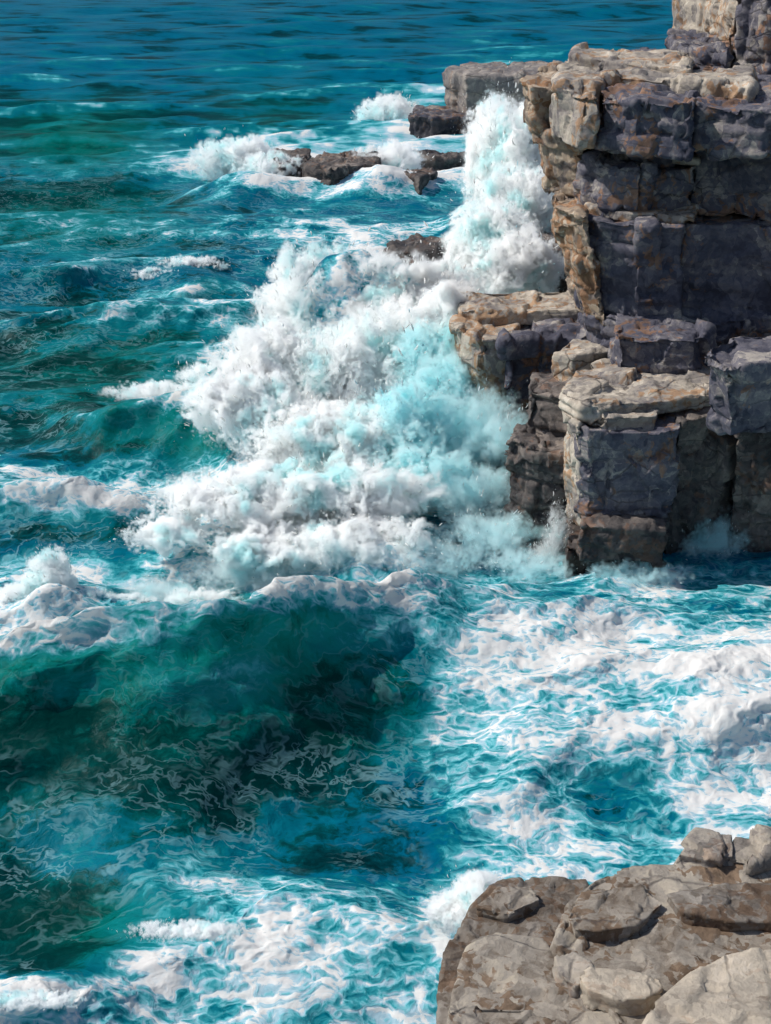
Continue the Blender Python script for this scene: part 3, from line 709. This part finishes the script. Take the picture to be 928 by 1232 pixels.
def flecks(name, label, clouds, seed, r0=.2, vox=.06, dens=12.0, drops=4000, dsize=(.012, .09), amp=1.0, reach=1.0, tint=(.996, .997, .993)):
    """clouds: (px, py, y, rx, ry, rz, whiteness, direction): torn white water in the air, a dense mist with shreds and drops round it"""
    r = np.random.default_rng(seed)
    cs = [(on_y(px, py, y), np.array([rx, ry, rz]), wb) for px, py, y, rx, ry, rz, wb in clouds]
    lo = np.min([c - 1.35 * q for c, q, _ in cs], 0); hi = np.max([c + 1.35 * q for c, q, _ in cs], 0)
    org = (lo + hi) / 2; org[2] = 0
    me = bpy.data.meshes.new(name)
    ob = link(name, me, None)
    ob.location = org
    tag(ob, label, 'spray', None, 'stuff')
    mat = volume_material(tint, dens * 2.2, .25 / r0)
    ng = bpy.data.node_groups.new('spray_mist', 'GeometryNodeTree')
    ng.interface.new_socket('Geometry', in_out='OUTPUT', socket_type='NodeSocketGeometry')
    N, L = ng.nodes, ng.links
    out = N.new('NodeGroupOutput')
    vc = N.new('GeometryNodeVolumeCube')
    vc.inputs['Min'].default_value = lo - org; vc.inputs['Max'].default_value = hi - org
    for k, ax in enumerate('XYZ'):
        vc.inputs['Resolution ' + ax].default_value = int(max(8, (hi - lo)[k] / vox))
    sm = N.new('GeometryNodeSetMaterial'); sm.inputs['Material'].default_value = mat
    L.new(vc.outputs[0], sm.inputs[0]); L.new(sm.outputs[0], out.inputs[0])
    def vm(op, a, b=None):
        n = N.new('ShaderNodeVectorMath'); n.operation = op
        for sck, v in ((n.inputs[0], a), (n.inputs[1], b)):
            if v is None: continue
            if isinstance(v, bpy.types.NodeSocket): L.new(v, sck)
            else: sck.default_value = v
        return n.outputs['Value'] if op == 'LENGTH' else n.outputs[0]
    def fm(op, a, b=None, c=None):
        n = N.new('ShaderNodeMath'); n.operation = op
        for sck, v in zip(n.inputs, (a, b, c)):
            if v is None: continue
            if isinstance(v, bpy.types.NodeSocket): L.new(v, sck)
            else: sck.default_value = v
        return n.outputs[0]
    def nz(vec, scale, det, rough, colr=False):
        n = N.new('ShaderNodeTexNoise'); L.new(vec, n.inputs['Vector'])
        n.inputs['Scale'].default_value = scale; n.inputs['Detail'].default_value = det; n.inputs['Roughness'].default_value = rough
        return n.outputs['Color' if colr else 0]
    pos = N.new('GeometryNodeInputPosition').outputs[0]
    p1 = vm('ADD', pos, (seed * 3.1, 0, 0))
    w = vm('SUBTRACT', nz(p1, .45 / r0, 2, .5, True), (.5, .5, .5))
    wp = vm('ADD', pos, vm('MULTIPLY', w, (r0 * 3.5,) * 3))
    f = None
    for c, q, _ in cs:
        l = vm('LENGTH', vm('DIVIDE', vm('SUBTRACT', wp, tuple(c - org)), tuple(q)))
        g = fm('SUBTRACT', 1.0, l)
        f = g if f is None else fm('SMOOTH_MAX', f, g, .3)
    # jets fan out from a point under the water: the pattern is stretched along them
    fan = r0 * 9
    rel = vm('SUBTRACT', vm('ADD', wp, vm('MULTIPLY', w, (r0 * 2,) * 3)), (0, 0, float(lo[2] - fan * .7)))
    ln = vm('LENGTH', rel)
    sc = N.new('ShaderNodeVectorMath'); sc.operation = 'SCALE'
    L.new(vm('NORMALIZE', rel), sc.inputs[0]); L.new(fm('MULTIPLY_ADD', ln, .14, fan * 1.45), sc.inputs['Scale'])
    st = sc.outputs[0]
    gate = N.new('ShaderNodeMapRange'); gate.interpolation_type = 'SMOOTHSTEP'
    L.new(f, gate.inputs[0]); gate.inputs[1].default_value = -.30; gate.inputs[2].default_value = .05
    n1 = nz(st, .5 / r0, 6, .7)
    f = fm('ADD', f, fm('MULTIPLY', fm('SUBTRACT', nz(st, 1.5 / r0, 5, .75), .5), 4.6 * amp))
    f = fm('ADD', f, fm('MULTIPLY', fm('SUBTRACT', n1, .53), 3.4 * amp))
    mr = N.new('ShaderNodeMapRange'); mr.interpolation_type = 'SMOOTHSTEP'
    L.new(f, mr.inputs[0]); mr.inputs[1].default_value = .08; mr.inputs[2].default_value = .34
    L.new(fm('MULTIPLY', mr.outputs[0], gate.outputs[0]), vc.inputs['Density'])
    md = ob.modifiers.new('mist', 'NODES'); md.node_group = ng
    # shreds and drops
    P, D, T = [], [], []
    vol = np.array([q.prod() ** .67 for _, q, _ in cs]); vol /= vol.sum()
    for (c, q, wb), v in zip(cs, vol):
        k = int(drops * v)
        u = r.normal(size=(k, 3)); u /= np.linalg.norm(u, axis=1)[:, None]
        rad = reach + .2 * r.standard_t(3, k)[:, None]
        p = c + u * q * np.clip(rad, .2, 1.7)
        p = p[(fbm(p * .5 / r0, 3, seed) > -.05) & (p[:, 2] > c[2] - q[2] * .75)]
        cu = np.stack([fbm(p * .3 / r0, 2, seed + 7), fbm(p * .3 / r0, 2, seed + 8), fbm(p * .3 / r0, 2, seed + 9)], 1)
        fd = p - org - np.array([0, 0, lo[2] - r0 * 6]); fd /= np.linalg.norm(fd, axis=1)[:, None]
        d = fd * 1.6 + .5 * (p - c) / q + 1.6 * cu + .25 * r.normal(size=p.shape)
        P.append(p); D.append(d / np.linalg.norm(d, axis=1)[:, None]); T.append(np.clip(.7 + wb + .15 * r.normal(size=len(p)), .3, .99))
    P = np.concatenate(P) - org; D = np.concatenate(D); T = np.concatenate(T)
    shreds('drops', P, D, T, r, dsize[0], dsize[1], ob)
    return ob

flecks('spray_burst', 'great white burst of spray leaping where the wave meets the ledge', [
    (385, 375, 33, 1.3, 1.1, 1.4, .1), (335, 450, 30.5, 1.4, 1.0, 1.1, .1), (450, 375, 33, 1.5, 1.1, 1.3, .1), (522, 372, 33.5, 1.3, 1.2, 1.0, .1),
    (295, 490, 29, 1.2, .9, .75, .05), (420, 460, 30.5, 1.9, 1.2, 1.2, .05), (490, 430, 31, 1.5, 1.1, 1.2, 0),
    (430, 590, 25.8, 1.5, .7, .5, .08), (330, 590, 25.8, 1.5, .8, .4, .05), (540, 400, 31, .75, .8, 1.1, 0), (400, 530, 28, 1.9, 1.0, .7, .1), (260, 600, 25.6, 1.3, .8, .35, .05), (330, 655, 24.6, 1.4, .7, .3, 0), (430, 650, 24.7, 1.3, .7, .4, 0), (210, 640, 24.8, .9, .6, .25, 0)], 21, .24, .034, 15, 50000, (.008, .075))
flecks('spray_sheet', 'turquoise tinted sheet of falling spray between the white burst and the ledge', [
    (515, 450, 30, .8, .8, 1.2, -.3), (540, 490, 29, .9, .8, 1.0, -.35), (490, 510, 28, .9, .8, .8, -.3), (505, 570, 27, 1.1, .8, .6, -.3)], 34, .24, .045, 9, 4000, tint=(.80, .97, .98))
flecks('spray_plume', 'tall white plume of spray climbing beside the overhanging cliff corner', [
    (602, 200, 44, 1.0, 1.0, 1.9, .1), (592, 155, 45, .7, .7, .9, .1), (622, 195, 43, .9, 1, 1.6, 0),
    (625, 265, 41, 1.4, 1.2, 1.4, -.1), (590, 300, 38, 1.1, 1.2, 1.2, .1), (620, 320, 37, 1.1, 1.0, 1.0, -.1)], 22, .24, .04, 13, 20000, (.01, .09))
flecks('spray_splash', 'white splash bursting over the left side of the leftmost skerry', [
    (285, 195, 64, 1.9, 1.0, 1.0, .1), (325, 203, 63, 1.4, 1.0, .6, .1)], 23, .24, .08, 9, 1400, (.02, .11))
flecks('spray_splash', 'white splash between the broad skerry and the small upright one', [
    (450, 203, 64, 1.3, 1.0, .9, .1), (478, 195, 64, 1.0, 1.0, .8, 0)], 24, .22, .08, 9, 1000, (.02, .11))
flecks('spray_splash', 'pale splash left of the low square slab near the distant ledge', [
    (470, 140, 80, 1.7, 1.2, 1.0, 0)], 25, .24, .1, 7, 700, (.03, .13))
flecks('spray_crest', 'white torn crest of the big green wave at the left', [
    (62, 695, 23.4, .45, .35, .55, .15), (25, 728, 23.1, .65, .35, .36, .12), (-15, 745, 22.9, .5, .35, .3, .12), (105, 722, 23.3, .5, .3, .2, .05), (160, 728, 23.2, .5, .3, .16, .05), (240, 722, 23.3, .7, .3, .18, .05)], 26, .11, .025, 16, 5000, (.006, .045))
flecks('spray_crest', 'ragged white lip along the dark green wave left of the great burst', [
    (190, 472, 33.4, 1.2, .4, .22, 0), (270, 452, 34, 1.1, .4, .3, .05)], 27, .12, .04, 12, 1500, (.01, .06))
flecks('spray_crest', 'small white peak of spray on a wave beyond the burst', [
    (230, 320, 47.5, 1.1, .4, .28, .1), (190, 330, 46.5, .9, .4, .16, .1)], 28, .13, .05, 14, 500, (.015, .07))
flecks('spray_splash', 'white splash against the left side of the near rock shelf', [
    (578, 1078, 10.4, .24, .25, .18, .15), (548, 1096, 10.3, .25, .25, .12, .1)], 29, .05, .012, 40, 2500, (.003, .018))
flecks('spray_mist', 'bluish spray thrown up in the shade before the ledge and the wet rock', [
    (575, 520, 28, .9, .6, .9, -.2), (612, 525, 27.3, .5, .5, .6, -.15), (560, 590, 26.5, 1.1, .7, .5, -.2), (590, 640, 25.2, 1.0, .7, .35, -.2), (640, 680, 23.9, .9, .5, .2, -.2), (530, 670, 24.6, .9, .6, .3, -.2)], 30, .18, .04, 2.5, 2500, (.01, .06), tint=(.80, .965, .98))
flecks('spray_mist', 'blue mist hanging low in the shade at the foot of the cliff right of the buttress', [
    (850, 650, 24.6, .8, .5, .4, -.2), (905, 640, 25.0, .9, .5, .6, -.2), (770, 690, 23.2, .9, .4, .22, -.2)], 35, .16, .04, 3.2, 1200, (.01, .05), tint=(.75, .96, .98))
flecks('wave_veil', 'thin pale veil of spindrift blown off the top of the big green wave', [
    (290, 690, 24.2, 1.0, .5, .38, 0), (400, 670, 24.4, 1.2, .5, .45, 0), (490, 670, 24.5, 1.0, .5, .4, -.1), (200, 712, 24.0, 1.0, .4, .22, 0)], 33, .13, .035, 3.0, 5000, (.006, .035), tint=(.92, .985, .99))
flecks('rock_cascade', 'thin white water streams running off the foot of the buttress', [
    (670, 640, 24.4, .25, .15, .6, 0), (652, 668, 24.6, .3, .2, .3, -.1)], 31, .06, .018, 3, 1500, (.006, .035))
flecks('spray_crest', 'low white foam lip running along the nearest wave at the lower left', [
    (45, 1203, 8.9, .40, .1, .05, .12), (230, 1120, 9.7, .5, .12, .04, .05)], 32, .035, .012, 40, 1500, (.003, .013))

# ------------------------------------------------------------------ light, sky, camera
AZ = math.atan2(0.18, -0.95); EL = math.radians(47)
sv = Vector((math.cos(EL) * math.cos(AZ), math.cos(EL) * math.sin(AZ), math.sin(EL)))
sun = bpy.data.lights.new('sun', 'SUN'); sun.energy = 4.6; sun.angle = math.radians(0.5); sun.color = (1, .965, .90)
so = bpy.data.objects.new('sun', sun); COL.objects.link(so)
so.rotation_euler = sv.to_track_quat('Z', 'Y').to_euler(); so.location = (-30, 30, 40)
w = bpy.data.worlds.new('World'); SC.world = w; w.use_nodes = True
nt = w.node_tree; nt.nodes.clear()
sk = nt.nodes.new('ShaderNodeTexSky'); sk.sky_type = 'NISHITA'; sk.sun_disc = False
sk.sun_elevation = EL; sk.sun_rotation = math.atan2(sv.x, sv.y)
bg = nt.nodes.new('ShaderNodeBackground'); bg.inputs[1].default_value = 0.11
ou = nt.nodes.new('ShaderNodeOutputWorld')
nt.links.new(sk.outputs[0], bg.inputs[0]); nt.links.new(bg.outputs[0], ou.inputs[0])

cam = bpy.data.cameras.new('camera'); cam.sensor_fit = 'VERTICAL'; cam.angle = math.radians(40)
cam.clip_start = 0.1; cam.clip_end = 20000
co = bpy.data.objects.new('camera', cam); COL.objects.link(co)
co.location = (0, 0, H); co.rotation_euler = (math.pi / 2 - PITCH, 0, 0)
SC.camera = co
SC.view_settings.view_transform = 'Standard'; SC.view_settings.look = 'None'
SC.view_settings.exposure = 0; SC.view_settings.gamma = 1; SC.view_settings.use_curve_mapping = False
SC.cycles.max_bounces = 6; SC.cycles.diffuse_bounces = 4; SC.cycles.glossy_bounces = 2; SC.cycles.transmission_bounces = 3
SC.cycles.use_denoising = True
SC.cycles.volume_bounces = 18; SC.cycles.max_bounces = 18
SC.cycles.use_adaptive_sampling = True; SC.cycles.adaptive_threshold = 0.04; SC.cycles.adaptive_min_samples = 16
